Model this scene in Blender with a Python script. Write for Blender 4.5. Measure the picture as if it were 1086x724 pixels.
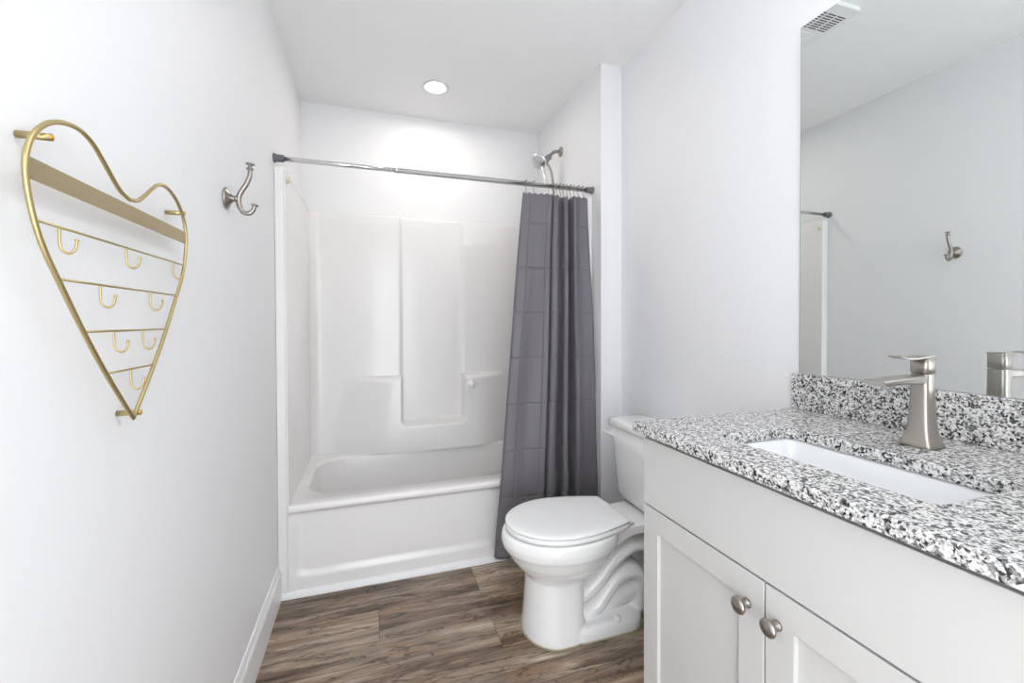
import bpy, bmesh, math, random
from mathutils import Vector, Matrix
random.seed(7)
S = bpy.context.scene
for o in list(bpy.data.objects): bpy.data.objects.remove(o)
PI = math.pi

# ---------------------------------------------------------------- camera
CAMX, CAMZ = 0.3816, 1.1793
yaw, pitch, roll = [math.radians(a) for a in (18.0656, .8241, -.1705)]
fw = Vector((math.sin(yaw)*math.cos(pitch), math.cos(yaw)*math.cos(pitch), -math.sin(pitch)))
rt = Vector((math.cos(yaw), -math.sin(yaw), 0)); up = rt.cross(fw)
r2 = rt*math.cos(roll)+up*math.sin(roll); u2 = -rt*math.sin(roll)+up*math.cos(roll)
cd = bpy.data.cameras.new('camera'); cam = bpy.data.objects.new('camera', cd); S.collection.objects.link(cam)
cam.matrix_world = Matrix(((r2.x, u2.x, -fw.x, CAMX), (r2.y, u2.y, -fw.y, 0), (r2.z, u2.z, -fw.z, CAMZ), (0, 0, 0, 1)))
cd.sensor_width = 36; cd.lens = 36*457.0/1086; cd.shift_x = (543-542.277)/1086; cd.shift_y = (348.089-362)/1086; cd.clip_start = 0.02
S.camera = cam
# ---------------------------------------------------------------- light and exposure
W_STR, CAN_STR, VAN_STR, ROOM_FILL_STR = 3.4, 122.0, 50.0, 9.5
w = bpy.data.worlds.new('world'); S.world = w; w.use_nodes = True
w.node_tree.nodes['Background'].inputs[0].default_value = (0.93, 0.965, 1.0, 1)
w.node_tree.nodes['Background'].inputs[1].default_value = W_STR
S.view_settings.view_transform = 'Standard'; S.view_settings.look = 'None'
S.view_settings.gamma = 1; S.view_settings.use_curve_mapping = False
S.view_settings.exposure = 0.68

# room constants
W, YT, YB, H, XR, YF = 1.4952, 2.020, 2.8082, 2.4836, 1.6134, 1.9417
YN = -0.40        # near wall (doorway behind the photographer)

# ---------------------------------------------------------------- materials
def new_mat(name):
    m = bpy.data.materials.new(name); m.use_nodes = True
    return m, m.node_tree, m.node_tree.nodes['Principled BSDF']
def mat(name, col, rough=.5, metal=0, coat=0, emit=None, estr=0, spec=None, bump=0, bscale=200):
    m, nt, b = new_mat(name)
    b.inputs['Base Color'].default_value = (*col, 1); b.inputs['Roughness'].default_value = rough
    b.inputs['Metallic'].default_value = metal; b.inputs['Coat Weight'].default_value = coat
    b.inputs['Coat Roughness'].default_value = .05
    if spec is not None: b.inputs['Specular IOR Level'].default_value = spec
    if emit: b.inputs['Emission Color'].default_value = (*emit, 1); b.inputs['Emission Strength'].default_value = estr
    tc = nt.nodes.new('ShaderNodeTexCoord'); n = nt.nodes.new('ShaderNodeTexNoise')
    nt.links.new(tc.outputs['Object'], n.inputs['Vector']); n.inputs['Scale'].default_value = bscale
    n.inputs['Detail'].default_value = 3
    if bump:
        bp = nt.nodes.new('ShaderNodeBump'); bp.inputs['Strength'].default_value = bump; bp.inputs['Distance'].default_value = .001
        nt.links.new(n.outputs['Fac'], bp.inputs['Height']); nt.links.new(bp.outputs['Normal'], b.inputs['Normal'])
    else:   # tiny roughness variation
        mr = nt.nodes.new('ShaderNodeMapRange'); mr.inputs['To Min'].default_value = max(rough-.02, 0); mr.inputs['To Max'].default_value = rough+.02
        nt.links.new(n.outputs['Fac'], mr.inputs['Value']); nt.links.new(mr.outputs['Result'], b.inputs['Roughness'])
    return m
M = {}
M['wall'] = mat('wall_paint', (.855, .855, .865), .55, bump=.06, bscale=260)
M['ceiling'] = mat('ceiling_paint', (.92, .92, .92), .8, bump=.08, bscale=220)
M['trim'] = mat('trim_paint', (.86, .865, .87), .35)
M['fiberglass'] = mat('gloss_fiberglass', (.845, .83, .82), .20, coat=.12)
M['ceramic'] = mat('white_ceramic', (.90, .897, .89), .08, coat=.5)
M['sinkware'] = mat('sink_ceramic', (.88, .89, .90), .08, coat=.5)
M['seat'] = mat('seat_plastic', (.90, .90, .895), .22)
M['cabinet'] = mat('cabinet_paint', (.60, .59, .575), .42)
M['strip'] = mat('strip_shade', (.17, .16, .15), .6)  # shade below the counter overhang, put into the colour
M['nickel'] = mat('brushed_nickel', (.47, .435, .395), .30, 1)
M['aged'] = mat('satin_nickel_dark', (.35, .32, .295), .28, 1)
M['ring'] = mat('light_ring', (.76, .76, .76), .5)
M['chrome'] = mat('chrome', (.72, .72, .73), .12, 1)
M['greychrome'] = mat('grey_plastic', (.30, .30, .31), .3, .5)
M['rubber'] = mat('grey_rubber', (.13, .13, .15), .5)
M['gold'] = mat('brass_wire', (.52, .415, .205), .38, 1)
M['goldband'] = mat('brass_band', (.52, .43, .27), .45, 1)
M['orange'] = mat('screw_brass', (.75, .42, .10), .35, 1)
M['mirror'] = mat('mirror_silver', (.80, .83, .82), 0, 1)
M['mirror'].node_tree.nodes['Principled BSDF'].inputs['Roughness'].default_value = 0
for l in list(M['mirror'].node_tree.links):
    if l.to_socket.name == 'Roughness': M['mirror'].node_tree.links.remove(l)
M['mirroredge'] = mat('mirror_edge', (.35, .42, .40), .2)
M['plastic'] = mat('white_plastic', (.92, .915, .90), .3)
M['beige'] = mat('beige_plastic', (.70, .62, .46), .4)
M['dark'] = mat('dark_slot', (.03, .03, .03), .8)
M['caulk'] = mat('yellowed_caulk', (.46, .40, .27), .5)
M['can'] = mat('can_lens', (1, 1, 1), .5, emit=(1, .93, .85), estr=CAN_STR)
M['bulb'] = mat('added_globe_glass', (1, 1, 1), .5, emit=(.95, .97, 1.0), estr=VAN_STR)  # globe of the added wall light
M['room'] = mat('fill_lens', (1, 1, 1), .5, emit=(.95, .97, 1.0), estr=ROOM_FILL_STR)  # lens of the added ceiling fill

def ramp(nt, stops, interp='LINEAR'):
    r = nt.nodes.new('ShaderNodeValToRGB'); e = r.color_ramp; e.interpolation = interp
    e.elements[0].position, e.elements[0].color = stops[0][0], (*stops[0][1], 1)
    e.elements[1].position, e.elements[1].color = stops[-1][0], (*stops[-1][1], 1)
    for p, c in stops[1:-1]:
        x = e.elements.new(p); x.color = (*c, 1)
    return r
def mixc(nt, fac, a, b, mode='MIX'):
    m = nt.nodes.new('ShaderNodeMix'); m.data_type = 'RGBA'; m.blend_type = mode
    for s, v in ((m.inputs[0], fac), (m.inputs[6], a), (m.inputs[7], b)):
        if isinstance(v, (int, float)): s.default_value = v
        elif isinstance(v, tuple): s.default_value = (*v, 1)
        else: nt.links.new(v, s)
    return m.outputs[2]
def granite():
    m, nt, b = new_mat('speckled_granite'); L = nt.links
    tc = nt.nodes.new('ShaderNodeTexCoord')
    n0 = nt.nodes.new('ShaderNodeTexNoise'); n0.inputs['Scale'].default_value = 90; L.new(tc.outputs['Object'], n0.inputs['Vector'])
    ma = nt.nodes.new('ShaderNodeVectorMath'); ma.operation = 'MULTIPLY_ADD'; ma.inputs[1].default_value = (.008,)*3
    L.new(n0.outputs['Color'], ma.inputs[0]); L.new(tc.outputs['Object'], ma.inputs[2])
    v = nt.nodes.new('ShaderNodeTexVoronoi'); v.inputs['Scale'].default_value = 250; L.new(ma.outputs[0], v.inputs['Vector'])
    sp = nt.nodes.new('ShaderNodeSeparateColor'); L.new(v.outputs['Color'], sp.inputs[0])
    n1 = nt.nodes.new('ShaderNodeTexNoise'); n1.inputs['Scale'].default_value = 85; n1.inputs['Detail'].default_value = 2; L.new(tc.outputs['Object'], n1.inputs['Vector'])
    ad = nt.nodes.new('ShaderNodeMath'); ad.operation = 'MULTIPLY_ADD'; ad.inputs[1].default_value = .55; L.new(sp.outputs[0], ad.inputs[0])
    mm = nt.nodes.new('ShaderNodeMath'); mm.operation = 'MULTIPLY'; mm.inputs[1].default_value = .9; L.new(n1.outputs['Fac'], mm.inputs[0]); L.new(mm.outputs[0], ad.inputs[2])
    r = ramp(nt, [(0, (.012, .012, .014)), (.45, (.028, .028, .031)), (.53, (.12, .118, .118)), (.62, (.33, .325, .32)), (.72, (.62, .615, .61)), (1.0, (.80, .795, .78))])
    L.new(ad.outputs[0], r.inputs[0])
    v2 = nt.nodes.new('ShaderNodeTexVoronoi'); v2.inputs['Scale'].default_value = 330; L.new(ma.outputs[0], v2.inputs['Vector'])
    s2 = nt.nodes.new('ShaderNodeSeparateColor'); L.new(v2.outputs['Color'], s2.inputs[0])
    r2_ = ramp(nt, [(0, (.45, .45, .46)), (.18, (.5, .49, .48)), (.26, (1, 1, 1)), (1, (1, 1, 1))]); L.new(s2.outputs[1], r2_.inputs[0])
    L.new(mixc(nt, 1.0, r.outputs[0], r2_.outputs[0], 'MULTIPLY'), b.inputs['Base Color'])
    b.inputs['Roughness'].default_value = .16
    return m
M['granite'] = granite()
def wood():
    m, nt, b = new_mat('rustic_plank_floor'); L = nt.links
    tc = nt.nodes.new('ShaderNodeTexCoord')
    mp = nt.nodes.new('ShaderNodeMapping'); mp.inputs['Location'].default_value = (.32, .145, 0); L.new(tc.outputs['Object'], mp.inputs[0])
    br = nt.nodes.new('ShaderNodeTexBrick'); L.new(mp.outputs[0], br.inputs['Vector'])
    br.offset = .37; br.inputs['Scale'].default_value = 1; br.inputs['Brick Width'].default_value = 1.15; br.inputs['Row Height'].default_value = .180
    br.inputs['Mortar Size'].default_value = .0012; br.inputs['Mortar Smooth'].default_value = 0
    br.inputs['Color1'].default_value = (0, 0, 0, 1); br.inputs['Color2'].default_value = (1, 1, 1, 1); br.inputs['Mortar'].default_value = (.5, .5, .5, 1)
    sc = nt.nodes.new('ShaderNodeSeparateColor'); L.new(br.outputs['Color'], sc.inputs[0])
    # shift the grain from plank to plank
    cmb = nt.nodes.new('ShaderNodeCombineXYZ')
    k = nt.nodes.new('ShaderNodeMath'); k.operation = 'MULTIPLY'; k.inputs[1].default_value = 7; L.new(sc.outputs[0], k.inputs[0])
    L.new(k.outputs[0], cmb.inputs[0]); L.new(k.outputs[0], cmb.inputs[2])
    add = nt.nodes.new('ShaderNodeVectorMath'); L.new(tc.outputs['Object'], add.inputs[0]); L.new(cmb.outputs[0], add.inputs[1])
    def noise(scale, vec, det=6, rough=.6, dist=0):
        mp2 = nt.nodes.new('ShaderNodeMapping'); mp2.inputs['Scale'].default_value = vec; L.new(add.outputs[0], mp2.inputs[0])
        n = nt.nodes.new('ShaderNodeTexNoise'); n.inputs['Scale'].default_value = scale; n.inputs['Detail'].default_value = det
        n.inputs['Roughness'].default_value = rough; n.inputs['Distortion'].default_value = dist; L.new(mp2.outputs[0], n.inputs['Vector']); return n.outputs['Fac']
    big = noise(2.3, (1.0, 8.5, 1), 8, .66, .6)
    fine = noise(9, (1.5, 20, 1), 9, .74, .3)
    gry = noise(2.0, (.8, 3.5, 1), 3, .5, .4)
    crk = noise(2.6, (.8, 5.5, 1), 4, .55, 1.6)
    base = ramp(nt, [(.32, (.055, .035, .023)), (.41, (.150, .100, .067)), (.49, (.270, .195, .138)), (.57, (.41, .32, .24)), (.68, (.66, .56, .45))]); L.new(big, base.inputs[0])
    f = ramp(nt, [(.30, (.35, .33, .32)), (.46, (.90, .90, .90)), (.70, (1.40, 1.38, 1.35))]); L.new(fine, f.inputs[0])
    c = mixc(nt, .85, base.outputs[0], f.outputs[0], 'MULTIPLY')
    g = ramp(nt, [(.45, (0, 0, 0)), (.65, (1, 1, 1))]); L.new(gry, g.inputs[0])
    gm = nt.nodes.new('ShaderNodeMath'); gm.operation = 'MULTIPLY'; gm.inputs[1].default_value = .40; L.new(g.outputs[0], gm.inputs[0])
    c = mixc(nt, gm.outputs[0], c, (.36, .300, .245))
    # warm knots / streaks
    wr = noise(2.6, (1.4, 8, 1), 3, .5, .5); wrr = ramp(nt, [(.56, (0, 0, 0)), (.70, (1, 1, 1))]); L.new(wr, wrr.inputs[0])
    wm = nt.nodes.new('ShaderNodeMath'); wm.operation = 'MULTIPLY'; wm.inputs[1].default_value = .55; L.new(wrr.outputs[0], wm.inputs[0])
    c = mixc(nt, wm.outputs[0], c, (.36, .195, .10))
    # thin dark cracks along contour lines
    ck = ramp(nt, [(.480, (1, 1, 1)), (.495, (.20, .17, .15)), (.504, (.20, .17, .15)), (.520, (1, 1, 1))]); L.new(crk, ck.inputs[0])
    c = mixc(nt, .75, c, ck.outputs[0], 'MULTIPLY')
    pv = ramp(nt, [(0, (.72, .70, .68)), (.5, (1, 1, 1)), (1, (1.28, 1.25, 1.22))]); L.new(sc.outputs[0], pv.inputs[0])
    c = mixc(nt, 1, c, pv.outputs[0], 'MULTIPLY')
    mo = nt.nodes.new('ShaderNodeMath'); mo.operation = 'MULTIPLY'; mo.inputs[1].default_value = .7; L.new(br.outputs['Fac'], mo.inputs[0])
    c = mixc(nt, mo.outputs[0], c, (.05, .036, .028))
    L.new(c, b.inputs['Base Color']); b.inputs['Roughness'].default_value = .38
    bp = nt.nodes.new('ShaderNodeBump'); bp.inputs['Strength'].default_value = .25; bp.inputs['Distance'].default_value = .0015
    L.new(fine, bp.inputs['Height']); L.new(bp.outputs['Normal'], b.inputs['Normal'])
    return m
M['wood'] = wood()
def curtain_mat():
    m, nt, b = new_mat('grey_curtain_cloth'); L = nt.links
    out = [n for n in nt.nodes if n.type == 'OUTPUT_MATERIAL'][0]
    b.inputs['Base Color'].default_value = (.205, .195, .218, 1); b.inputs['Roughness'].default_value = .42; b.inputs['Specular IOR Level'].default_value = .45
    tr = nt.nodes.new('ShaderNodeBsdfTranslucent'); tr.inputs[0].default_value = (.50, .43, .41, 1)
    mx = nt.nodes.new('ShaderNodeMixShader'); mx.inputs[0].default_value = .26
    L.new(b.outputs[0], mx.inputs[1]); L.new(tr.outputs[0], mx.inputs[2]); L.new(mx.outputs[0], out.inputs[0])
    # fold creases left from the packaging
    uv = nt.nodes.new('ShaderNodeUVMap'); sp = nt.nodes.new('ShaderNodeSeparateXYZ'); L.new(uv.outputs[0], sp.inputs[0])
    def crease(sock, freq, off):
        a = nt.nodes.new('ShaderNodeMath'); a.operation = 'MULTIPLY_ADD'; a.inputs[1].default_value = freq; a.inputs[2].default_value = off; L.new(sock, a.inputs[0])
        p = nt.nodes.new('ShaderNodeMath'); p.operation = 'PINGPONG'; p.inputs[1].default_value = .5; L.new(a.outputs[0], p.inputs[0])
        r = nt.nodes.new('ShaderNodeMapRange'); r.inputs['From Max'].default_value = .035; r.interpolation_type = 'SMOOTHSTEP'; L.new(p.outputs[0], r.inputs['Value']); return r.outputs[0]
    a = crease(sp.outputs[1], 8, .3); c = crease(sp.outputs[0], 9, .15)
    mn = nt.nodes.new('ShaderNodeMath'); mn.operation = 'MINIMUM'; L.new(a, mn.inputs[0]); L.new(c, mn.inputs[1])
    bp = nt.nodes.new('ShaderNodeBump'); bp.inputs['Strength'].default_value = .6; bp.inputs['Distance'].default_value = .006
    L.new(mn.outputs[0], bp.inputs['Height']); L.new(bp.outputs['Normal'], b.inputs['Normal'])
    return m
M['curtain'] = curtain_mat()

# ---------------------------------------------------------------- helpers
def obj(name, bm, m, parent=None, smooth=False, bevel=0, segs=2, angle=30):
    me = bpy.data.meshes.new(name); bmesh.ops.recalc_face_normals(bm, faces=bm.faces[:]); bm.to_mesh(me); bm.free()
    for mm in (m if isinstance(m, (list, tuple)) else [m]): me.materials.append(mm)
    o = bpy.data.objects.new(name, me); S.collection.objects.link(o)
    if parent is not None: o.parent = parent
    if smooth:
        for p in me.polygons: p.use_smooth = True
    if bevel:
        b = o.modifiers.new('bevel', 'BEVEL'); b.width = bevel; b.segments = segs; b.limit_method = 'ANGLE'; b.angle_limit = math.radians(angle)
        if smooth is not None:
            for p in me.polygons: p.use_smooth = True
            b.harden_normals = True
    return o
def empty(name, loc, label, cat, group=None):
    o = bpy.data.objects.new(name, None); S.collection.objects.link(o); o.location = loc; o.empty_display_size = .05
    tag(o, label, cat, group); return o
def tag(o, label, cat, group=None):
    o['label'] = label; o['category'] = cat
    if group: o['group'] = group
def inv(bm, loc): bmesh.ops.translate(bm, verts=bm.verts, vec=-Vector(loc)); return bm
def box(bm, x0, x1, y0, y1, z0, z1):
    v = [bm.verts.new((x, y, z)) for x in (x0, x1) for y in (y0, y1) for z in (z0, z1)]
    for f in ((0, 1, 3, 2), (4, 6, 7, 5), (0, 4, 5, 1), (2, 3, 7, 6), (0, 2, 6, 4), (1, 5, 7, 3)): bm.faces.new([v[i] for i in f])
    return bm
def B(*a): return box(bmesh.new(), *a)
def loft(bm, rings, cap0=True, cap1=True, closed=True):
    R = [[bm.verts.new(p) for p in r] for r in rings]; n = len(R[0])
    for a, b in zip(R[:-1], R[1:]):
        for i in range(n if closed else n-1): bm.faces.new((a[i], a[(i+1) % n], b[(i+1) % n], b[i]))
    if cap0: bm.faces.new(R[0][::-1])
    if cap1: bm.faces.new(R[-1])
    return bm
def catmull(pts, n=8, closed=False):
    P = [Vector(p) for p in pts]; out = []; N = len(P)
    for i in range(N if closed else N-1):
        g = (lambda k: P[k % N]) if closed else (lambda k: P[max(0, min(N-1, k))])
        a, b, c, d = g(i-1), g(i), g(i+1), g(i+2)
        for j in range(n):
            t = j/n
            out.append(.5*((2*b)+(c-a)*t+(2*a-5*b+4*c-d)*t*t+(3*b-a-3*c+d)*t**3))
    if not closed: out.append(P[-1])
    return out
def tube(bm, pts, r, seg=12, closed=False, cap=True):
    P = [Vector(p) for p in pts]; n = len(P)
    rr = r if isinstance(r, (list, tuple)) else [r]*n
    t = []
    for i in range(n):
        a = P[(i-1) % n] if (closed or i > 0) else P[i]; b = P[(i+1) % n] if (closed or i < n-1) else P[i]
        t.append((b-a).normalized())
    u = t[0].orthogonal().normalized(); rings = []
    for i in range(n):
        u = (u-t[i]*u.dot(t[i])).normalized(); v = t[i].cross(u)
        rings.append([P[i]+(u*math.cos(2*PI*k/seg)+v*math.sin(2*PI*k/seg))*rr[i] for k in range(seg)])
    if closed:
        # match the seam by best rotation
        a, b = rings[-1], rings[0]
        best = min(range(seg), key=lambda s: sum((a[k]-b[(k+s) % seg]).length for k in range(seg)))
        rings.append([b[(k+best) % seg] for k in range(seg)])
        loft(bm, rings, False, False); bmesh.ops.remove_doubles(bm, verts=bm.verts, dist=1e-6)
    else: loft(bm, rings, cap, cap)
    return bm
def lathe(bm, prof, origin, axis, seg=32):
    """prof: list of (radius, distance along axis)"""
    ax = Vector(axis).normalized(); u = ax.orthogonal().normalized(); v = ax.cross(u); o = Vector(origin)
    rings = [[o+ax*d+(u*math.cos(2*PI*k/seg)+v*math.sin(2*PI*k/seg))*max(r, 1e-5) for k in range(seg)] for r, d in prof]
    return loft(bm, rings, prof[0][0] > 1e-4, prof[-1][0] > 1e-4)
def rrect(x0, x1, y0, y1, r, n=8, z=0):
    out = []
    for cx, cy, a0 in ((x1-r, y1-r, 0), (x0+r, y1-r, PI/2), (x0+r, y0+r, PI), (x1-r, y0+r, 3*PI/2)):
        for k in range(n+1):
            a = a0+PI/2*k/n; out.append((cx+r*math.cos(a), cy+r*math.sin(a), z))
    return out
def plate_with_holes(bm, outer, holes, z0, z1):
    """outer and holes: closed 2D loops; makes a slab"""
    loops = [outer]+holes
    for z in (z0, z1):
        es = []
        for lp in loops:
            vs = [bm.verts.new((p[0], p[1], z)) for p in lp]
            es += [bm.edges.new((vs[i], vs[(i+1) % len(vs)])) for i in range(len(vs))]
        bmesh.ops.triangle_fill(bm, use_beauty=True, use_dissolve=False, edges=es)
    for lp in loops:
        n = len(lp)
        a = [bm.verts.new((p[0], p[1], z0)) for p in lp]; b = [bm.verts.new((p[0], p[1], z1)) for p in lp]
        for i in range(n): bm.faces.new((a[i], a[(i+1) % n], b[(i+1) % n], b[i]))
    bmesh.ops.remove_doubles(bm, verts=bm.verts, dist=1e-6)
    return bm
def sstep(a, b, x):
    t = max(0, min(1, (x-a)/(b-a))); return t*t*(3-2*t)
def struct(name, bm, m, bevel=0):
    o = obj(name, bm, m, bevel=bevel); o['kind'] = 'structure'; return o
def xform(bm, mtx): bmesh.ops.transform(bm, matrix=mtx, verts=bm.verts); return bm

# ---------------------------------------------------------------- the room
T = .12
struct('floor', B(-T, XR+T, YN-T, YB+T, -.05, 0), M['wood'])
struct('ceiling', B(-T, XR+T, YN-T, YB+T, H, H+.08), M['ceiling'])
struct('wall_left', B(-T, 0, YN-T, YB+T, 0, H), M['wall'])
struct('wall_back', B(0, XR+T, YB, YB+T, 0, H), M['wall'])
struct('wall_right', B(XR, XR+T, YN-T, YB, 0, H), M['wall'])
struct('wall_alcove', B(W, XR, YF, YB, 0, H), M['wall'])
# near wall with an open doorway behind the photographer
bm = box(bmesh.new(), 0, .10, YN-T, YN, 0, H); box(bm, .92, XR, YN-T, YN, 0, H); box(bm, .10, .92, YN-T, YN, 2.05, H)
struct('wall_near', bm, M['wall'])
bm = box(bmesh.new(), .02, .10, YN, YN+.015, 0, 2.13); box(bm, .92, 1.0, YN, YN+.015, 0, 2.13); box(bm, .02, 1.0, YN, YN+.015, 2.05, 2.13)
struct('trim_1', bm, M['trim'])
def baseboard(name, p0, p1, nrm):
    # profile: offset from wall, height
    prof = [(0, 0), (.013, 0), (.013, .112), (.011, .118), (.011, .122), (.008, .126), (.0065, .136), (.004, .142), (.004, .147), (0, .148)]
    n = Vector(nrm); rings = [[Vector(p)+n*a+Vector((0, 0, z)) for a, z in prof] for p in (p0, p1)]
    return struct(name, loft(bmesh.new(), rings), M['trim'])
baseboard('baseboard_left', (0, YN, 0), (0, 2.0335, 0), (1, 0, 0))
baseboard('baseboard_right', (XR, .985, 0), (XR, YF-.014, 0), (-1, 0, 0))
baseboard('baseboard_alcove', (W+.002, YF, 0), (XR, YF, 0), (0, -1, 0))
# shoe moulding along the tub
prof = [(0, 0)]+[(-.019*math.cos(a), .026*math.sin(a)) for a in [PI/2*k/6 for k in range(7)]]+[(0, .026)]
bm = loft(bmesh.new(), [[(x, 2.0425+a, z) for a, z in prof] for x in (.0135, W)])
struct('trim_2', bm, M['trim'])

# ---------------------------------------------------------------- bathtub with surround
tub = empty('bathtub', (W/2, 2.40, 0), 'white glossy one-piece bathtub and shower surround with moulded shelves', 'bathtub')
TL = (W/2, 2.40, 0)
def T_(name, bm, m, **k): return obj(name, inv(bm, TL), m, tub, **k)
ZR, YR0 = .3965, 2.024
# apron: height field seen from the front
bm = bmesh.new(); xs = [.0412+(W-.0824)*i/120 for i in range(121)]
ZA = ZR-.015
zs = [ZA*i/80 for i in range(81)]
def apron_y(x, z):
    # rolled rim on top, recessed field with rounded corners, plain kick below
    r = .05; x0, x1, z0 = .062, W-.062, .085
    dx = max(x0+r-x, x-(x1-r), 0); dz = max(z0+r-z, 0); d = math.hypot(dx, dz)-r
    rec = sstep(.014, -.022, d)
    side = sstep(.075, .045, min(x, W-x))
    y = 2.043+.011*rec
    y -= (y-YR0-.002)*sstep(ZR-.048, ZR-.022, z)
    y -= (y-2.0365)*side*sstep(ZR-.03, ZR-.07, z)
    return y
g = [[bm.verts.new((x, apron_y(x, z), z)) for x in xs] for z in zs]
for k in range(8):                                           # rolled rim edge
    a = PI/2*(k+1)/8; g.append([bm.verts.new((x, YR0+.002+.015*(1-math.cos(a)), ZA+.015*math.sin(a))) for x in xs])
for a, b in zip(g[:-1], g[1:]):
    for i in range(120): bm.faces.new((a[i], a[i+1], b[i+1], b[i]))
T_('apron', bm, M['fiberglass'], smooth=True)
# surround: U-shaped wall with bulging lower back, ledges and a soap niche
Y0, SX, ZT = 2.785, .044, 1.838
NX0, NX1, NZ, SZ = .562, .948, .555, .848
def niche(x, z):         # 1 inside the recessed centre column
    r = .03
    if z > NZ+r: return sstep(NX0-.012, NX0+.012, x)*sstep(NX1+.013, NX1-.013, x)
    # rounded lower corners
    dx = max(NX0+r-x, x-(NX1-r), 0); dz = max(NZ+r-z, 0); d = math.hypot(dx, dz)-r
    return sstep(.014, -.014, d)
def bulge(x, z):
    xm = min(x, W-x)
    top = SZ
    q = max(0, min(1, (SZ+.004-z)/.034)); low = math.sqrt(1-(1-q)**2)      # wide rolled shelf edge
    t = max(0, min(1, (SZ-z)/(SZ-ZR)))                       # 0 at the shelf, 1 at the rim
    depth = .095+.004*t
    a = .235-.13*t**.8; b = .52-.06*t                        # where it starts / is full
    return depth*(sstep(a, b, xm)*.75+.25*sstep(a, b+.2, xm))*low
def wall_off(x, z): return (bulge(x, z)+.016*sstep(.10, .50, min(x, W-x)))*(1-niche(x, z))
# rim with the basin opening
N = 160
def opening(d, z):
    return [(x, min(y, Y0-wall_off(max(.05, min(W-.05, x)), ZR)-.0015-d*.6), z) for x, y, z in rrect(.082+d, W-.082-d, 2.122+d*.8, 2.705-d, .17-d*.2, N//4-1, z)]
rings = []
op = opening(0, ZR); n = len(op); cx, cy = W/2, 2.40
outer = []
for p in op:                                                # radiate out to the rectangle
    dx, dy = p[0]-cx, p[1]-cy; t = 1e9
    if dx > 1e-9: t = min(t, (W-.003-cx)/dx)
    if dx < -1e-9: t = min(t, (.003-cx)/dx)
    if dy > 1e-9: t = min(t, (2.785-cy)/dy)
    if dy < -1e-9: t = min(t, (YR0+.017-cy)/dy)
    outer.append((cx+dx*t, cy+dy*t, ZR))
for i in range(n):                                          # snap to the four corners
    for c in ((.003, YR0+.017), (W-.003, YR0+.017), (.003, 2.785), (W-.003, 2.785)):
        j = min(range(n), key=lambda k: (outer[k][0]-c[0])**2+(outer[k][1]-c[1])**2)
        outer[j] = (c[0], c[1], ZR)
lip = [(opening(-.0, ZR)), [(p[0], p[1], ZR-.003) for p in opening(.005, 0)], [(p[0], p[1], ZR-.010) for p in opening(.010, 0)]]
T_('rim', loft(bmesh.new(), [outer]+lip, False, False), M['fiberglass'], smooth=True)
rings = [[(p[0], p[1], ZR-.010) for p in opening(.010, 0)]]
for k in range(1, 13):
    t = k/12; z = (ZR-.010)*(1-t)+.075*t; d = .010+.055*t
    if k > 9: d += .05*((k-9)/3)**2
    rings.append([(p[0], p[1], z) for p in opening(d, 0)])
rings.append([(p[0], p[1], .062) for p in opening(.16, 0)])
T_('basin', loft(bmesh.new(), rings, False, True), M['fiberglass'], smooth=True)
path = []        # (x, y, nx, ny, isback)
for k in range(30): path.append((SX, 2.038+(Y0-.055-2.038)*k/30, 1, 0))
for k in range(10):
    a = PI/2*k/10; path.append((SX+.055*(1-math.cos(a)), Y0-.055+.055*math.sin(a), math.cos(a), -math.sin(a)))
xa, xb = SX+.055, W-SX-.055; NB = 330
for k in range(NB+1): path.append((xa+(xb-xa)*k/NB, Y0, 0, -1))
for k in range(1, 10):
    a = PI/2*k/10; path.append((xb+.055*math.sin(a), Y0-.055+.055*math.cos(a), -math.sin(a), -math.cos(a)))
for k in range(31): path.append((W-SX, Y0-.055-(Y0-.055-2.038)*k/30, -1, 0))
zs = [ZR-.003]+[ZR+(SZ-.035-ZR)*i/110 for i in range(111)]+[SZ-.035+.045*(i+1)/30 for i in range(30)]+[SZ+.01+(ZT-.012-SZ-.01)*(i+1)/30 for i in range(30)]
# refine around the niche sill
zs = sorted(set(zs+[NZ-.012+.045*i/24 for i in range(25)]))
bm = bmesh.new(); g = []
def sp(p, z, back=0):
    x, y, nx, ny = p
    if ny == -1 or (0 < abs(ny)):
        nch = niche(x, z); bg = bulge(x, z)
        off = bg*(1-nch) + .016*(1-nch)*sstep(.10, .50, min(x, W-x)) if z > NZ-.05 or True else 0
        if ny == -1: y = y-off
    return (x-nx*back, y-ny*back, z)
for z in zs: g.append([bm.verts.new(sp(p, z)) for p in path])
for a in (30, 60, 90):                                       # rolled top edge that runs back to the wall
    r = math.radians(a); g.append([bm.verts.new(sp(p, ZT-.012+.012*math.sin(r), .012*(1-math.cos(r)))) for p in path])
g.append([bm.verts.new(sp(p, ZT, .021)) for p in path])
g.append([bm.verts.new(sp(p, ZT-.02, .021)) for p in path])
for a, b in zip(g[:-1], g[1:]):
    for i in range(len(path)-1): bm.faces.new((a[i], a[i+1], b[i+1], b[i]))
T_('surround_wall', bm, M['fiberglass'], smooth=True)
for s in (0, 1):                                             # front flanges
    bm = bmesh.new(); x0, x1 = (.0008, .036) if s == 0 else (W-.036, W-.0008)
    xi = .044 if s == 0 else W-.044
    box(bm, x0, x1, 2.034, 2.050, .0005, 1.838)
    bm2 = bm
    v = [bm.verts.new(q) for q in ((x1 if s == 0 else x0, 2.034, .0005), (xi, 2.040, .0005), (xi, 2.040, 1.835), (x1 if s == 0 else x0, 2.034, 1.838))]
    bm.faces.new(v)
    T_('flange', bm, M['fiberglass'], smooth=None, bevel=.003)

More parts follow.
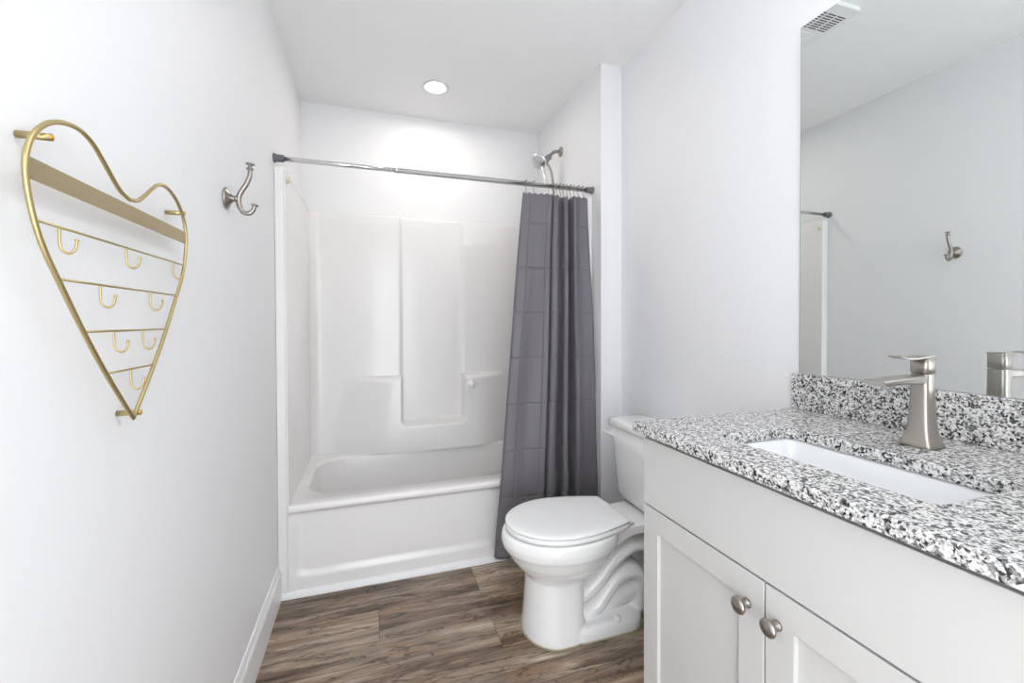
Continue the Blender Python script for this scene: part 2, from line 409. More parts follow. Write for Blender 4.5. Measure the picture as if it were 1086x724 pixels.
# ---------------------------------------------------------------- shower curtain rod, curtain, rings
RY, RZ = 2.028, 1.8686
rod = empty('curtain_rod', (W/2, RY, RZ), 'silver tension shower curtain rod with grey rubber ends spanning the tub', 'curtain rod')
RL = (W/2, RY, RZ)
obj('inner_tube', inv(tube(bmesh.new(), [(.02, RY, RZ), (.50, RY, RZ)], .0098, 20), RL), M['chrome'], rod, smooth=True)
obj('outer_tube', inv(lathe(bmesh.new(), [(.0098, 0), (.0128, .0005), (.0132, .002), (.0132, .008), (.0120, .009), (.0120, .975)], (.493, RY, RZ), (1, 0, 0), 20), RL), M['chrome'], rod, smooth=True)
for s in (0, 1):
    o = (.0008, RY, RZ) if s == 0 else (W-.0008, RY, RZ)
    obj('rubber_end', inv(lathe(bmesh.new(), [(.019, 0), (.0195, .003), (.019, .007), (.0155, .010), (.0150, .038), (.0125, .040)], o, (1 if s == 0 else -1, 0, 0), 24), RL), M['rubber'], rod, smooth=True)

ZC0, ZC1 = .050, 1.826
fold = [(0, .016), (.012, .0), (.05, -.008), (.12, -.014), (.20, -.008), (.28, -.012), (.34, -.016), (.40, -.022), (.425, -.006), (.43, .020), (.445, -.010), (.47, -.022), (.515, -.018), (.535, .006), (.54, .050), (.565, .062), (.595, .040), (.61, -.004), (.635, -.018), (.665, -.010), (.675, .028), (.69, .066), (.72, .070), (.735, .034), (.745, -.010), (.77, -.024), (.83, -.016), (.90, -.020), (.96, -.026), (.985, -.016), (1.0, .004)]
fp = catmull([(a, b, 0) for a, b in fold], 9)
NV = 120; bm = bmesh.new(); uvl = bm.loops.layers.uv.new('uv'); g = []
def center_y(z):
    # hangs from the rod, leans out over the rim, then falls in front of the apron
    k = [(ZC0, 1.962), (.20, 1.962), (.36, 1.958), (.45, 1.962), (.60, 1.972), (1.0, 1.992), (1.5, 2.012), (1.826, 2.026)]
    for (a, ya), (b, yb) in zip(k[:-1], k[1:]):
        if z <= b: t = (z-a)/(b-a); return ya+(yb-ya)*t
    return k[-1][1]
for j in range(NV+1):
    t = j/NV; z = ZC1+(ZC0-ZC1)*t
    xl = 1.108+(.938-1.108)*(t**.95); xr = 1.466+(1.484-1.466)*sstep(0, .55, t)
    amp = .55+.65*t; row = []
    for i, p in enumerate(fp):
        u = p.x
        uu = u+.012*math.sin(PI*u)*math.sin(2.2*t+1)
        y = center_y(z)+p.y*amp+.004*math.sin(9*t+u*14)
        lim = 2.006 if z < .42 else 2.006+(z-.42)*1.0
        y = min(y, lim) if z < .55 else y
        zz = z+(-.006*math.sin(u*PI*12)**2 if j == 0 else 0)
        row.append(bm.verts.new((xl+(xr-xl)*uu, y, zz)))
    g.append(row)
n = len(fp)
for j in range(NV):
    for i in range(n-1):
        f = bm.faces.new((g[j][i], g[j][i+1], g[j+1][i+1], g[j+1][i]))
        for l, (a, b) in zip(f.loops, ((i, j), (i+1, j), (i+1, j+1), (i, j+1))): l[uvl].uv = (a/(n-1), b/NV)
bmesh.ops.recalc_face_normals(bm, faces=bm.faces[:])
cur = obj('shower_curtain', bm, M['curtain'], smooth=True)
so = cur.modifiers.new('solid', 'SOLIDIFY'); so.thickness = .0012
tag(cur, 'grey fabric shower curtain with fold creases, gathered at right end of rod', 'shower curtain')
def ring_bm(ang):
    bm = bmesh.new(); c = math.cos(ang); s = math.sin(ang)
    pts = [Vector((0, 0.0160*math.cos(a), .0160*math.sin(a)+.001)) for a in [math.radians(-60+300*k/20) for k in range(21)]]
    tube(bm, pts, .0017, 8)
    pts = [(0, 0.0080, -.0128), (0, .004, -.022), (0, 0, -.034), (0, -.004, -.044), (0, .001, -.051), (0, .006, -.047)]
    tube(bm, catmull(pts, 5), .0016, 8)
    for k in range(5):
        a = math.radians(40+25*k); lathe(bm, [(0, -.003), (.003, -.0015), (.003, .0015), (0, .003)], (0, .0160*math.cos(a), .0160*math.sin(a)+.001), (0, -math.sin(a), math.cos(a)), 8)
    return bm
ord_ = ['leftmost', 'second', 'third', 'fourth', 'fifth', 'sixth', 'seventh', 'eighth', 'ninth', 'tenth', 'eleventh']
ringx = [1.122, 1.163, 1.270, 1.289, 1.308, 1.327, 1.346, 1.366, 1.388, 1.410, 1.438]
r0 = None
for i, x in enumerate(ringx):
    if r0 is None: o = r0 = obj('curtain_ring', ring_bm(0), M['aged'], smooth=True)
    else: o = r0.copy(); S.collection.objects.link(o)
    o.location = (x, RY, RZ); o.rotation_euler = (0, 0, math.radians(random.uniform(-24, 24)))
    lab = {0: 'nickel roller curtain ring at the left end of the row, over the curtain edge', 1: 'nickel curtain ring standing alone just right of the leftmost ring', 10: 'nickel curtain ring at the right end of the row, nearest the grey rubber rod end'}.get(i, 'nickel roller curtain ring on the silver rod, %s from the left' % ord_[i])
    tag(o, lab, 'curtain ring', 'roller rings holding the shower curtain on the rod')

# ---------------------------------------------------------------- shower head
SL = (W, 2.423, 2.219)
sh = empty('handheld_shower', SL, 'chrome and grey handheld shower head on wall arm above the curtain rod', 'shower head')
def H_(name, bm, m, **k):
    bmesh.ops.translate(bm, verts=bm.verts, vec=(W-1.5244, -.017, .029))
    return obj(name, inv(bm, SL), m, sh, **k)
H_('wall_flange', lathe(bmesh.new(), [(.030, .0008), (.030, .004), (.024, .010), (.012, .014)], (1.5244, 2.44, 2.19), (-1, 0, 0)), M['aged'], smooth=True)
H_('arm', tube(bmesh.new(), catmull([(1.5244-.004, 2.44, 2.19), (1.5244-.035, 2.44, 2.188), (1.5244-.062, 2.438, 2.172), (1.5244-.082, 2.437, 2.148)], 6), .0095, 14), M['aged'], smooth=True)
H_('bracket', lathe(bmesh.new(), [(.011, -.004), (.018, .004), (.019, .03), (.023, .045), (.020, .060), (.010, .066)], (1.5244-.076, 2.437, 2.153), (-.72, -.05, -.72)), M['greychrome'], smooth=True)
fd = Vector((-.62, -.52, -.52)).normalized()      # spray direction
hc = Vector((1.372, 2.425, 2.108))
H_('head', lathe(bmesh.new(), [(.006, -.034), (.020, -.032), (.034, -.022), (.045, -.008), (.047, 0), (.045, .006), (.041, .009), (.0001, .010)], hc, fd, 36), M['chrome'], smooth=True)
bm = bmesh.new(); u = fd.orthogonal().normalized(); v = fd.cross(u)
for r, k in ((.012, 6), (.024, 12), (.034, 16)):
    for j in range(k):
        a = 2*PI*j/k; lathe(bm, [(.0026, 0), (.0022, .003), (.0001, .0035)], hc+fd*.0095+(u*math.cos(a)+v*math.sin(a))*r, fd, 8)
H_('nozzles', bm, M['greychrome'], smooth=True)
H_('handle', tube(bmesh.new(), catmull([(1.388, 2.43, 2.10), (1.402, 2.432, 2.05), (1.416, 2.434, 2.0), (1.436, 2.436, 1.90)], 6), [.014]*4+[.0125]*6+[.011]*9, 14), M['chrome'], smooth=True)
H_('hose', tube(bmesh.new(), catmull([(1.436, 2.436, 1.90), (1.442, 2.43, 1.75), (1.455, 2.42, 1.45), (1.468, 2.43, 1.25), (1.483, 2.445, 1.28), (1.488, 2.45, 1.5), (1.482, 2.445, 1.85), (1.468, 2.44, 2.02), (1.448, 2.438, 2.085), (1.424, 2.437, 2.112)], 8), .0072, 10), M['aged'], smooth=True)

# ---------------------------------------------------------------- suction hooks on the surround
def suction(name, loc, axis, label, m, s=1.0, hook=True):
    o = empty(name, loc, label, 'hook'); a = Vector(axis)
    obj('suction_cup', inv(lathe(bmesh.new(), [(.026*s, 0), (.026*s, .002), (.022*s, .008*s), (.016*s, .014*s), (.015*s, .020*s), (.010*s, .024*s), (.0001, .025*s)], loc, axis, 28), loc), m, o, smooth=True)
    if hook:
        p = Vector(loc)+a*.016*s
        obj('hook', inv(tube(bmesh.new(), catmull([p, p+Vector((0, 0, -.022*s))+a*.004, p+Vector((0, 0, -.044*s))+a*.006, p+Vector((0, 0, -.052*s))+a*.016, p+Vector((0, 0, -.044*s))+a*.026], 5), .0058*s, 10), loc), m, o, smooth=True)
    return o
suction('suction_hook', (.984, Y0-wall_off(.984, .785)-.007, .787), (0, -1, 0), 'white round suction hook stuck below the right moulded shelf of the surround', M['plastic'], 1.12)
suction('suction_hook', (SX+.0005, 2.055, 1.787), (1, 0, 0), 'small beige suction cup at the upper left front of the surround below the rod', M['beige'], .55, False)

# ---------------------------------------------------------------- recessed downlight
cl = empty('ceiling_light', (.733, 2.416, H), 'round recessed downlight glowing in the ceiling above the bathtub', 'ceiling light')
def C_(name, bm, m, **k): return obj(name, inv(bm, (.733, 2.416, H)), m, cl, **k)
C_('trim_ring', lathe(bmesh.new(), [(.074, .0008), (.074, .004), (.070, .007), (.062, .008), (.046, .004), (.045, .0015)], (.733, 2.416, H), (0, 0, -1), 48), M['ring'], smooth=True)
C_('lens', lathe(bmesh.new(), [(.0448, .002), (.043, .0035), (.030, .0045), (.0001, .0048)], (.733, 2.416, H), (0, 0, -1), 48), M['can'], smooth=True)
# unseen ceiling fill light, added to brighten the room
RLc = (.62, .25, H)
rl = empty('ceiling_light', RLc, 'unseen flush round fill light added overhead between vanity and doorway', 'ceiling light')
obj('base', inv(lathe(bmesh.new(), [(.15, .0008), (.15, .02), (.14, .024)], RLc, (0, 0, -1), 48), RLc), M['trim'], rl, smooth=True)
obj('lens', inv(lathe(bmesh.new(), [(.138, .022), (.13, .045), (.09, .06), (.0001, .066)], RLc, (0, 0, -1), 48), RLc), M['room'], rl, smooth=True)
# unseen wall light, added above the mirror as a light source
VL = (XR, .34, 2.20)
vl = empty('added_wall_light', VL, 'unseen nickel wall light with one small glass globe, added above the mirror', 'wall light')
obj('back_plate', inv(lathe(bmesh.new(), [(.055, .0008), (.055, .010), (.045, .018), (.012, .020)], VL, (-1, 0, 0), 40), VL), M['nickel'], vl, smooth=True)
obj('arm', inv(tube(bmesh.new(), catmull([(XR-.018, .34, 2.20), (XR-.08, .34, 2.215), (XR-.125, .34, 2.205), (XR-.135, .34, 2.175)], 6), .007, 12), VL), M['nickel'], vl, smooth=True)
obj('globe', inv(lathe(bmesh.new(), [(.0001, -.045), (.018, -.041), (.034, -.029), (.043, -.013), (.045, 0), (.043, .013), (.034, .029), (.018, .041), (.0001, .045)], (XR-.135, .34, 2.130), (0, 0, -1), 32), VL), M['bulb'], vl, smooth=True)
# exhaust fan cover seen in the mirror
FX0, FX1, FY0, FY1 = .883, 1.145, 1.268, 1.512
FL = ((FX0+FX1)/2, (FY0+FY1)/2, H)
fan = empty('exhaust_fan', FL, 'white slotted exhaust fan cover on the ceiling, seen at the mirror corner', 'vent')
holes = []
for c in range(4):
    for r in range(8):
        x0 = .903+.054*c; y0 = 1.316+.0125*r
        holes.append([(x0, y0), (x0+.048, y0), (x0+.048, y0+.0065), (x0, y0+.0065)])
bm = plate_with_holes(bmesh.new(), rrect(FX0, FX1, FY0, FY1, .012, 4), holes, H-.0186, H-.0178)
rim_ = rrect(FX0, FX1, FY0, FY1, .012, 4)
loft(bm, [[(p[0], p[1], z) for p in rim_] for z in (H-.0178, H-.0008)], False, False)
obj('grille', inv(bm, FL), M['trim'], fan)
obj('duct_opening', inv(B(FX0+.014, FX1-.014, FY0+.014, FY1-.014, H-.0177, H-.0008), FL), M['dark'], fan)
obj('light_lens', inv(B(.925, 1.105, 1.43, 1.488, H-.022, H-.0186), FL), M['plastic'], fan, bevel=.002)

# ---------------------------------------------------------------- toilet
TY = 1.400
tl = empty('toilet', (1.20, 1.532, 0), 'white two-piece toilet with closed lid between vanity and curtain', 'toilet')
OL = (1.20, 1.532, 0)
FITM = Matrix.Translation((.862, 1.532, 0)) @ Matrix.Diagonal((1.03, 1.03, 1.02, 1)) @ Matrix.Translation((-.822, -TY, 0))
def O_(name, bm, m, fit=True, **k):
    if fit: xform(bm, FITM)
    return obj(name, inv(bm, OL), m, tl, **k)
def egg(x0, x1, hw, z, xm=None, n=48, pw_b=2.0, rear=None):
    """plan outline: pointed-oval front at x0, rear at x1; widest at xm"""
    xm = xm if xm is not None else x0+(x1-x0)*.5; out = []
    for k in range(n):
        a = 2*PI*k/n; c, s = math.cos(a), math.sin(a)
        if c < 0: x = xm+(xm-x0)*c; y = hw*s
        else:
            e = 2/pw_b; x = xm+(x1-xm)*abs(c)**e; y = hw*(1 if s >= 0 else -1)*abs(s)**e
        out.append((x, TY+y, z))
    return out
bm = bmesh.new()
# pedestal column flowing into the bowl
rows = [(.000, .884, 1.100, .128, .99, 4), (.030, .886, 1.098, .126, .99, 4), (.09, .892, 1.095, .118, .99, 4), (.17, .897, 1.098, .110, .99, 4), (.215, .898, 1.105, .110, 1.0, 3.5),
        (.232, .888, 1.15, .122, 1.01, 3), (.256, .862, 1.19, .142, 1.02, 2.6), (.285, .840, 1.215, .160, 1.03, 2.4), (.318, .820, 1.235, .172, 1.03, 2.4), (.326, .812, 1.240, .1765, 1.03, 2.4), (.350, .806, 1.25, .1795, 1.03, 2.4), (.374, .810, 1.25, .178, 1.03, 2.4), (.383, .818, 1.245, .172, 1.03, 2.4)]
loft(bm, [egg(x0, x1, hw, z, xm, 64, pw) for z, x0, x1, hw, xm, pw in rows])
# deck between bowl and tank
def deck(z, d): return rrect(1.10, 1.56-d, TY-.125+d, TY+.125-d, .03, 6, z)
dk = []
for z, k in ((.318, .0), (.383, 0)):
    ring = []
    for x in [1.08+.48*i/12 for i in range(13)]:
        hw = .160-.055*sstep(1.10, 1.24, x)+.03*sstep(1.33, 1.44, x)-k
        ring.append((x, TY-hw, z+.03*sstep(1.2, 1.3, x)*(z < .35)))
    ring += [(p[0], 2*TY-p[1], p[2]) for p in ring[::-1]]; dk.append(ring)
loft(bm, dk)
# floor flange
foot = lambda z, d: [(p[0], p[1], z) for p in rrect(.99, 1.345-d, TY-.128+d, TY+.128-d, .085, 10)]
loft(bm, [foot(0, 0), foot(.030, .001), foot(.042, .006), foot(.048, .016)])
# trapway: two oval pipes
def oval(pts, rz, ry):
    P = catmull(pts, 6); rg = []
    for i, p in enumerate(P):
        t = (P[min(i+1, len(P)-1)]-P[max(i-1, 0)]).normalized(); nn = Vector((-t.z, 0, t.x)); k = i/(len(P)-1)
        a, b = (rz[0]+(rz[1]-rz[0])*k), (ry[0]+(ry[1]-ry[0])*k)
        rg.append([p+nn*a*math.cos(2*PI*q/24)+Vector((0, b*math.sin(2*PI*q/24), 0)) for q in range(24)])
    loft(bm, rg)
oval([(1.04, TY, .120), (1.11, TY, .135), (1.165, TY, .172), (1.225, TY, .232), (1.28, TY, .270), (1.34, TY, .280), (1.42, TY, .255)], (.044, .040), (.086, .080))
oval([(1.10, TY, .045), (1.16, TY, .075), (1.205, TY, .125), (1.250, TY, .165), (1.305, TY, .176), (1.34, TY, .150), (1.345, TY, .10), (1.335, TY, .03)], (.038, .046), (.080, .080))
oval([(1.10, TY, .045), (1.20, TY, .062), (1.27, TY, .088), (1.32, TY, .10)], (.045, .062), (.066, .070))
bowl = O_('bowl', bm, M['ceramic'], smooth=True)
rm = bowl.modifiers.new('remesh', 'REMESH'); rm.mode = 'VOXEL'; rm.voxel_size = .0042; rm.use_smooth_shade = True
sm = bowl.modifiers.new('smooth', 'SMOOTH'); sm.factor = .5; sm.iterations = 7
# yellowed caulk bead round the foot
pts = [(p[0], p[1], .0025) for p in egg(.882, 1.10, .130, 0, .99, 64, 4) if p[0] < 1.06]
k0 = max(range(len(pts)), key=lambda i: math.hypot(pts[i][0]-pts[i-1][0], pts[i][1]-pts[i-1][1]))
pts = pts[k0:]+pts[:k0]
ft = [(p[0]+.0, p[1], .0025) for p in rrect(.99, 1.347, TY-.130, TY+.130, .085, 10) if p[0] > 1.06]
near = sorted([p for p in ft], key=lambda p: -math.atan2(p[1]-TY, p[0]-1.15) if True else 0)
near = near[::-1] if pts[-1][1] < TY else near
O_('caulk_bead', tube(bmesh.new(), pts+near, .0024, 6, True), M['caulk'], smooth=True)
# bolt caps
for s in (-1, 1):
    O_('bolt_cap', lathe(bmesh.new(), [(.014, -.004), (.0145, .006), (.012, .013), (.006, .017), (.0001, .018)], (1.215, TY+s*.106, .044), (0, 0, 1), 24), M['seat'], smooth=True)
# seat and lid: pointed-oval with straight rear
def lid_outline(d, z, zr=0):
    x0, x1, hw, xm = .822+d, 1.262-d*.6, .172-d, 1.03
    out = []
    for k in range(41):
        a = -PI/2-PI*k/40; c, s = math.cos(a), math.sin(a)
        out.append((xm+(xm-x0)*c, TY+hw*s, z))
    def side(t): return hw-(.052)*t**1.7
    for k in range(1, 13):
        t = k/12; out.append((xm+(x1-xm)*t, TY+side(t), z))
    for k in range(12, 0, -1):
        t = k/12; out.append((xm+(x1-xm)*t, TY-side(t), z))
    return out
def lid_shrunk(k, z): return [(1.04+(p[0]-1.04)*k, TY+(p[1]-TY)*k, z) for p in lid_outline(.03, z)]
bm = loft(bmesh.new(), [lid_outline(.030, .3800), lid_outline(.030, .3872), lid_outline(.003, .3876), lid_outline(.001, .391), lid_outline(.001, .4020), lid_outline(.004, .4050)])
O_('seat', bm, M['seat'], smooth=True)
bm = loft(bmesh.new(), [lid_outline(.030, .4045), lid_outline(.030, .4082), lid_outline(.003, .4084), lid_outline(.0, .4100), lid_outline(.0, .413), lid_outline(.003, .4160), lid_outline(.010, .4185), lid_outline(.03, .4203), lid_shrunk(.7, .4212), lid_shrunk(.35, .4220)])
O_('seat_lid', bm, M['seat'], smooth=True)
for s in (-1, 1):
    O_('hinge', tube(bmesh.new(), [(1.278, TY+s*.078-.024, .3935), (1.278, TY+s*.078+.024, .3935)], .0085, 16), M['seat'], smooth=True)
    O_('hinge_post', B(1.258, 1.296, TY+s*.078-.020, TY+s*.078+.020, .383, .392), M['seat'], bevel=.004)
# tank
def tk(x0, x1, hw, z, r=.045, bow=.016):
    ring = []
    for p in rrect(x0, x1, 1.532-hw, 1.532+hw, r, 8, z):
        q = 1-((p[1]-1.532)/hw)**2
        ring.append((p[0]-(bow*q if p[0] < (x0+x1)/2 else 0), p[1], p[2]))
    return ring
bm = loft(bmesh.new(), [tk(1.465, 1.560, .128, .3925, .03, .006), tk(1.450, 1.575, .151, .396, .04, .01), tk(1.438, 1.580, .166, .408), tk(1.432, 1.584, .175, .435), tk(1.427, 1.587, .184, .52), tk(1.421, 1.590, .194, .63), tk(1.417, 1.592, .200, .712)])
O_('tank', bm, M['ceramic'], fit=False, smooth=True)
bm = loft(bmesh.new(), [tk(1.412, 1.601, .207, .712, .03), tk(1.408, 1.604, .211, .716, .03), tk(1.407, 1.605, .212, .734, .03), tk(1.410, 1.602, .209, .741, .03), tk(1.418, 1.594, .201, .7455, .03), tk(1.434, 1.578, .184, .747, .03)])
O_('tank_lid', bm, M['ceramic'], fit=False, smooth=True)
bm = box(bmesh.new(), 1.406, 1.424, 1.532+.146, 1.532+.184, .668, .698)
O_('flush_plate', bm, M['seat'], fit=False, bevel=.004)
bm = loft(bmesh.new(), [[(1.400+.003*t+a, 1.532+y, z) for a, z in ((-.010, .678-.003*t), (.006, .678-.003*t), (.006, .690-.001*t), (-.010, .690-.001*t))] for t, y in ((0, .150), (.5, .188), (1, .222))])
O_('flush_handle', bm, M['seat'], fit=False, bevel=.004)

# ---------------------------------------------------------------- vanity cabinet
XC, YC0, YC1, ZC, TC = 1.035, .205, .9775, .9179, .026
CB0, CB1, CF = .227, .955, 1.0553
vc = empty('vanity_cabinet', (1.34, .591, 0), 'white shaker vanity cabinet with two doors under the granite top', 'cabinet')
VLc = (1.34, .591, 0)
def V_(name, bm, m, parent=None, loc=VLc, **k): return obj(name, inv(bm, loc), m, parent or vc, **k)
zt_ = ZC-TC-.0008
bm = box(bmesh.new(), CF+.021, XR-.001, CB0, CB0+.016, .10, zt_); box(bm, CF+.021, XR-.001, CB1-.016, CB1, .10, zt_)
box(bm, CF+.021, XR-.001, CB0+.016, CB1-.016, .10, .116); box(bm, XR-.010, XR-.001, CB0+.016, CB1-.016, .116, zt_)
box(bm, CF+.021, CF+.038, CB0+.016, CB0+.05, .116, zt_); box(bm, CF+.021, CF+.038, CB1-.05, CB1-.016, .116, zt_)
box(bm, CF+.021, CF+.038, CB0+.05, CB1-.05, zt_-.03, zt_); box(bm, CF+.021, CF+.038, CB0+.05, CB1-.05, .690, .73)
box(bm, CF+.08, XR-.001, CB0+.001, CB1-.001, 0.0, .0998)
V_('body', bm, M['cabinet'])
V_('false_panel', B(CF, CF+.019, CB0, CB1, .711, .8795), M['cabinet'], bevel=.0016)
o = V_('shade_strip', B(CF+.004, CF+.020, CB0+.002, CB1-.002, .8800, ZC-TC-.0008), M['strip']); o['label'] = 'dark grey strip painting the shade under the counter edge'  # painted dark in place of the shade on the recessed face frame
def shaker(y0, y1, z0, z1, name, knob_y):
    o = bpy.data.objects.new(name, None)
    bm = bmesh.new(); s = .056
    fr = plate_with_holes(bmesh.new(), [(y0, z0), (y1, z0), (y1, z1), (y0, z1)], [[(y0+s, z0+s), (y1-s, z0+s), (y1-s, z1-s), (y0+s, z1-s)]], 0, .019)
    for v in fr.verts: v.co = Vector((CF+v.co.z, v.co.x, v.co.y))
    box(fr, CF+.009, CF+.016, y0+s-.004, y1-s+.004, z0+s-.004, z1-s+.004)
    d = V_(name, fr, M['cabinet'], bevel=.0014, angle=50)
    kl = (CF, knob_y, .648)
    prof = [(.0085, .0006), (.0092, .002), (.0085, .005), (.0055, .009), (.0052, .014), (.008, .018), (.0145, .0205), (.0158, .023), (.0150, .0265), (.010, .0295), (.0001, .031)]
    V_('knob', lathe(bmesh.new(), prof, kl, (-1, 0, 0), 32), M['aged'], parent=d, smooth=True)
    return d
shaker(.5945, CB1, .112, .7065, 'door', .629)
shaker(CB0, .5912, .112, .7065, 'door', .565)

# countertop with sink cut-out
HX0, HX1, HY0, HY1 = 1.142, 1.360, .390, .792
bm = plate_with_holes(bmesh.new(), [(XC, YC0), (XR-.0008, YC0), (XR-.0008, YC1), (XC, YC1)], [[(p[0], p[1]) for p in rrect(HX0, HX1, HY0, HY1, .022, 8)]], ZC-TC, ZC)
ct = obj('countertop', bm, M['granite'], bevel=.003, angle=50)
tag(ct, 'black and white speckled granite countertop on the white vanity cabinet', 'countertop')
bs = obj('backsplash', B(XR-.0205, XR-.0008, YC0, YC1, ZC+.0004, 1.0227), M['granite'], bevel=.002)
tag(bs, 'low speckled granite backsplash strip below the mirror', 'backsplash')
# undermount sink
def so_(d, z, r=.030): return rrect(HX0-.004+d, HX1+.006-d, HY0-.004+d, HY1+.004-d, r, 10, z)
zt = ZC-TC-.0006
rings = [so_(-.022, zt), so_(0, zt), so_(.003, zt-.006), so_(.008, zt-.04), so_(.014, zt-.09), so_(.022, zt-.115, .05), so_(.036, zt-.130, .05), so_(.060, zt-.137, .05), so_(.10, zt-.140, .012)]
sk = empty('sink', (1.251, .591, zt), 'white rectangular undermount sink in the granite countertop', 'sink')
o = obj('basin', inv(loft(bmesh.new(), rings, False, True), (1.251, .591, zt)), M['sinkware'], sk, smooth=True)
sd = o.modifiers.new('solid', 'SOLIDIFY'); sd.thickness = .006; sd.offset = -1
obj('drain', inv(lathe(bmesh.new(), [(.022, 0), (.022, .002), (.016, .003), (.014, .001), (.0001, .001)], (1.251, .591, zt-.1395), (0, 0, 1), 28), (1.251, .591, zt)), M['nickel'], sk, smooth=True)

# faucet
FXc, FYc = 1.474, .5865
FLo = (FXc, FYc, ZC)
fc = empty('faucet', FLo, 'brushed nickel single-lever faucet with flared base behind the sink', 'faucet')
def F_(name, bm, m=None, **k): return obj(name, inv(bm, FLo), m or M['nickel'], fc, **k)
def sq(h, z, r=.006, dx=0): return rrect(FXc-h+dx, FXc+h+dx, FYc-h, FYc+h, r, 4, z)
z0 = ZC+.0004
rings = [sq(.0275, z0, .006), sq(.0275, z0+.006, .006), sq(.0260, z0+.010, .006), sq(.0228, z0+.020, .007), sq(.0203, z0+.034, .0075), sq(.0184, z0+.055, .008), sq(.0172, z0+.080, .008), sq(.0164, z0+.110, .008), sq(.0162, z0+.150, .008), sq(.0156, z0+.1515, .008)]
F_('body', loft(bmesh.new(), rings), smooth=True)
rings = []
for t in [i/14 for i in range(15)]:                          # spout: flat blade, slightly wider at its tip
    x = FXc-.006-.142*t; w_ = .0150+.0050*sstep(0, .5, t); th = .019-.0060*sstep(.0, .7, t)
    zt_ = z0+.1500-.0035*t-.002*t*t
    rings.append([(x, FYc-w_, zt_-.0025), (x, FYc-w_+.003, zt_), (x, FYc+w_-.003, zt_), (x, FYc+w_, zt_-.0025), (x+.004*t, FYc+w_-.001, zt_-th+.003), (x+.010*t, FYc+w_-.006, zt_-th), (x+.010*t, FYc-w_+.006, zt_-th), (x+.004*t, FYc-w_+.001, zt_-th+.003)])
F_('spout', loft(bmesh.new(), rings), bevel=.0010)
rings = [sq(.0152, z0+.1535, .007), sq(.0162, z0+.1545, .007), sq(.0162, z0+.1870, .007)]
F_('handle_cap', loft(bmesh.new(), rings), smooth=True)
rings = []
for t in [i/16 for i in range(17)]:
    x = FXc+.0150-.102*t; w_ = .0158-.0035*sstep(.3, 1, t); zz = z0+.1895-.0035*math.sin(PI*max(0, min(1, (t-.25)/.75)))+.0015*sstep(.8, 1, t); th = .0045-.0018*t
    rings.append([(x, FYc-w_, zz), (x, FYc+w_, zz), (x, FYc+w_, zz-th), (x, FYc-w_, zz-th)])
F_('lever', loft(bmesh.new(), rings), bevel=.001)

# mirror
bm = B(XR-.006, XR-.0008, .235, .9626, 1.0232, 2.054)
for f in bm.faces: f.material_index = 0 if f.normal.x < -.5 or f.calc_center_median().x < XR-.0059 else 1
mr = obj('wall_mirror', bm, [M['mirror'], M['mirroredge']]); tag(mr, 'frameless rectangular wall mirror above the granite backsplash', 'mirror')

obj('dark_edge', B(XR-.0064, XR-.0008, .9628, .9640, 1.0232, 2.054), M['mirroredge'], mr)

# ---------------------------------------------------------------- robe hook
RH = (0, 1.390, 1.526)
rh = empty('robe_hook', RH, 'brushed nickel double robe hook on left wall beside heart rack', 'hook')
def K_(name, bm): return obj(name, inv(bm, RH), M['aged'], rh, smooth=True)
K_('wall_plate', lathe(bmesh.new(), [(.029, .0006), (.030, .003), (.028, .006), (.024, .008), (.013, .014), (.0080, .020), (.0080, .024), (.0090, .026), (.0085, .030)], RH, (1, 0, 0), 36))
hk = [(a, 1.390, b) for a, b in ((.061, 1.614), (.060, 1.594), (.052, 1.571), (.041, 1.552), (.033, 1.534), (.0325, 1.514), (.040, 1.494), (.053, 1.4875), (.065, 1.494), (.072, 1.511))]
P = catmull(hk, 6); K_('hook', tube(bmesh.new(), P, [.0060+.0010*math.sin(PI*i/(len(P)-1)) for i in range(len(P))], 14))
K_('finial', lathe(bmesh.new(), [(.004, -.003), (.0095, .0), (.0095, .003), (.0055, .005), (.005, .011), (.0115, .013), (.0115, .016), (.006, .018), (.0001, .019)], (.061, 1.390, 1.612), (.05, 0, 1), 24))
K_('finial', lathe(bmesh.new(), [(.005, -.002), (.0095, .001), (.0095, .004), (.004, .006), (.0001, .0065)], (.072, 1.390, 1.510), (.1, 0, 1), 24))

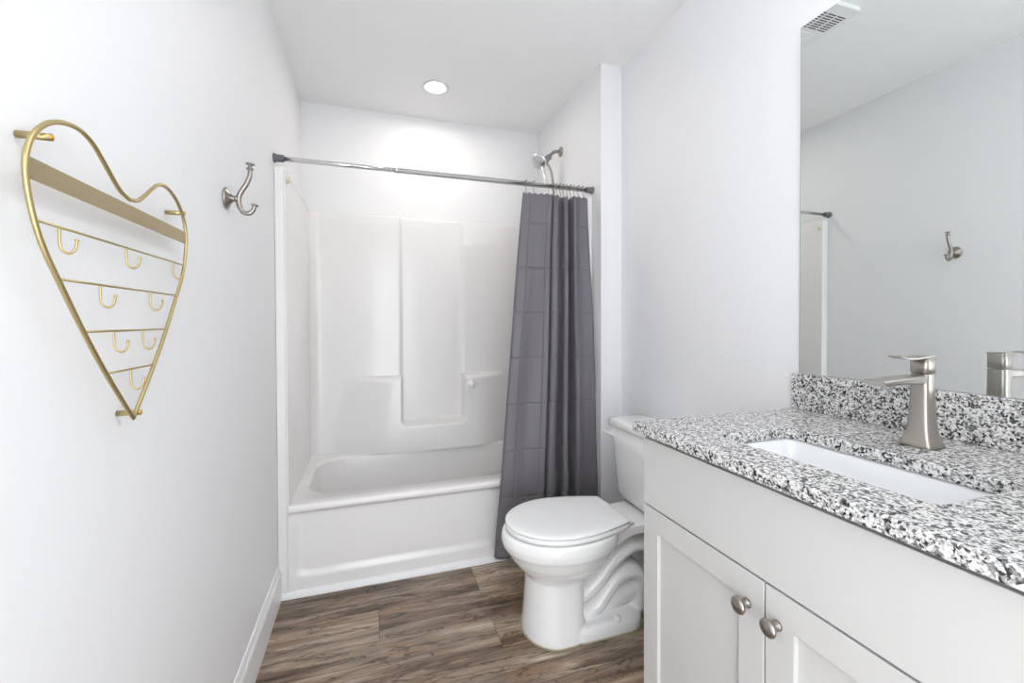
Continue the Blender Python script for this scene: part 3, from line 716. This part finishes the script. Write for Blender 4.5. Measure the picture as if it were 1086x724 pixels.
# ---------------------------------------------------------------- heart-shaped jewellery rack
HX = .030
HL = (0, .816, 1.23)
hr = empty('heart_jewelry_rack', HL, 'gold wire heart-shaped hanging rack with small hooks on left wall', 'rack')
def G_(name, bm, m=None, parent=None, **k): return obj(name, inv(bm, HL), m or M['gold'], parent or hr, **k)
half = [(.000, 1.032), (.070, 1.109), (.118, 1.1685), (.1645, 1.232), (.187, 1.265), (.2015, 1.296), (.2105, 1.330), (.2115, 1.358), (.201, 1.385), (.180, 1.407), (.152, 1.421), (.121, 1.4262), (.093, 1.420), (.068, 1.404), (.046, 1.388), (.025, 1.375), (.000, 1.3695)]
cy = .816
loop = [(HX, cy-a, z) for a, z in half]+[(HX, cy+a, z) for a, z in half[-2:0:-1]]
L1 = catmull([(HX, cy-a, z) for a, z in half], 6); L2 = catmull([(HX, cy+a, z) for a, z in half[::-1]], 6)
G_('heart_frame', tube(bmesh.new(), L1+L2[1:-1], .0030, 12, True), smooth=True)
def halfw(z):
    pts = half[:8]
    for (a, za), (b, zb) in zip(pts[:-1], pts[1:]):
        if za <= z <= zb: return a+(b-a)*(z-za)/(zb-za)
    return .206
bm = B(HX-.0007, HX+.0007, cy-.2105, cy+.2105, 1.337, 1.361)
G_('band', bm, M['goldband'])
for zrow, hooks in ((1.294, (-.160, -.012, .151)), (1.232, (-.080, .061)), (1.1685, (-.049, .033)), (1.109, (-.005,))):
    hw = halfw(zrow)
    rd = G_('cross_wire', tube(bmesh.new(), [(HX, cy-hw, zrow), (HX, cy+hw, zrow)], .0016, 8), smooth=True)
    for a in hooks:
        y = cy+a
        P = catmull([(HX, y, zrow+.0015), (HX, y, zrow-.012), (HX+.0005, y, zrow-.022), (HX+.003, y, zrow-.028), (HX+.0085, y, zrow-.031), (HX+.0135, y, zrow-.028), (HX+.016, y, zrow-.021), (HX+.0165, y, zrow-.015)], 4)
        bm = tube(bmesh.new(), P, .0015, 8); lathe(bm, [(.0001, -.002), (.0022, -.001), (.0022, .001), (.0001, .002)], P[-1], (0, 0, 1), 8)
        G_('hook', bm, parent=rd, smooth=True)
for a, z, s in ((-.174, 1.3945, 1), (.200, 1.3965, 1), (.019, 1.0375, 1)):
    pn = G_('standoff_pin', tube(bmesh.new(), [(.0008, cy+a, z), (HX+.002, cy+a, z)], .0043, 14), smooth=True)
    G_('screw', lathe(bmesh.new(), [(.0034, 0), (.0034, .001), (.002, .0016), (.0001, .0016)], (HX+.002, cy+a, z), (1, 0, 0), 12), M['orange'], parent=pn, smooth=True)
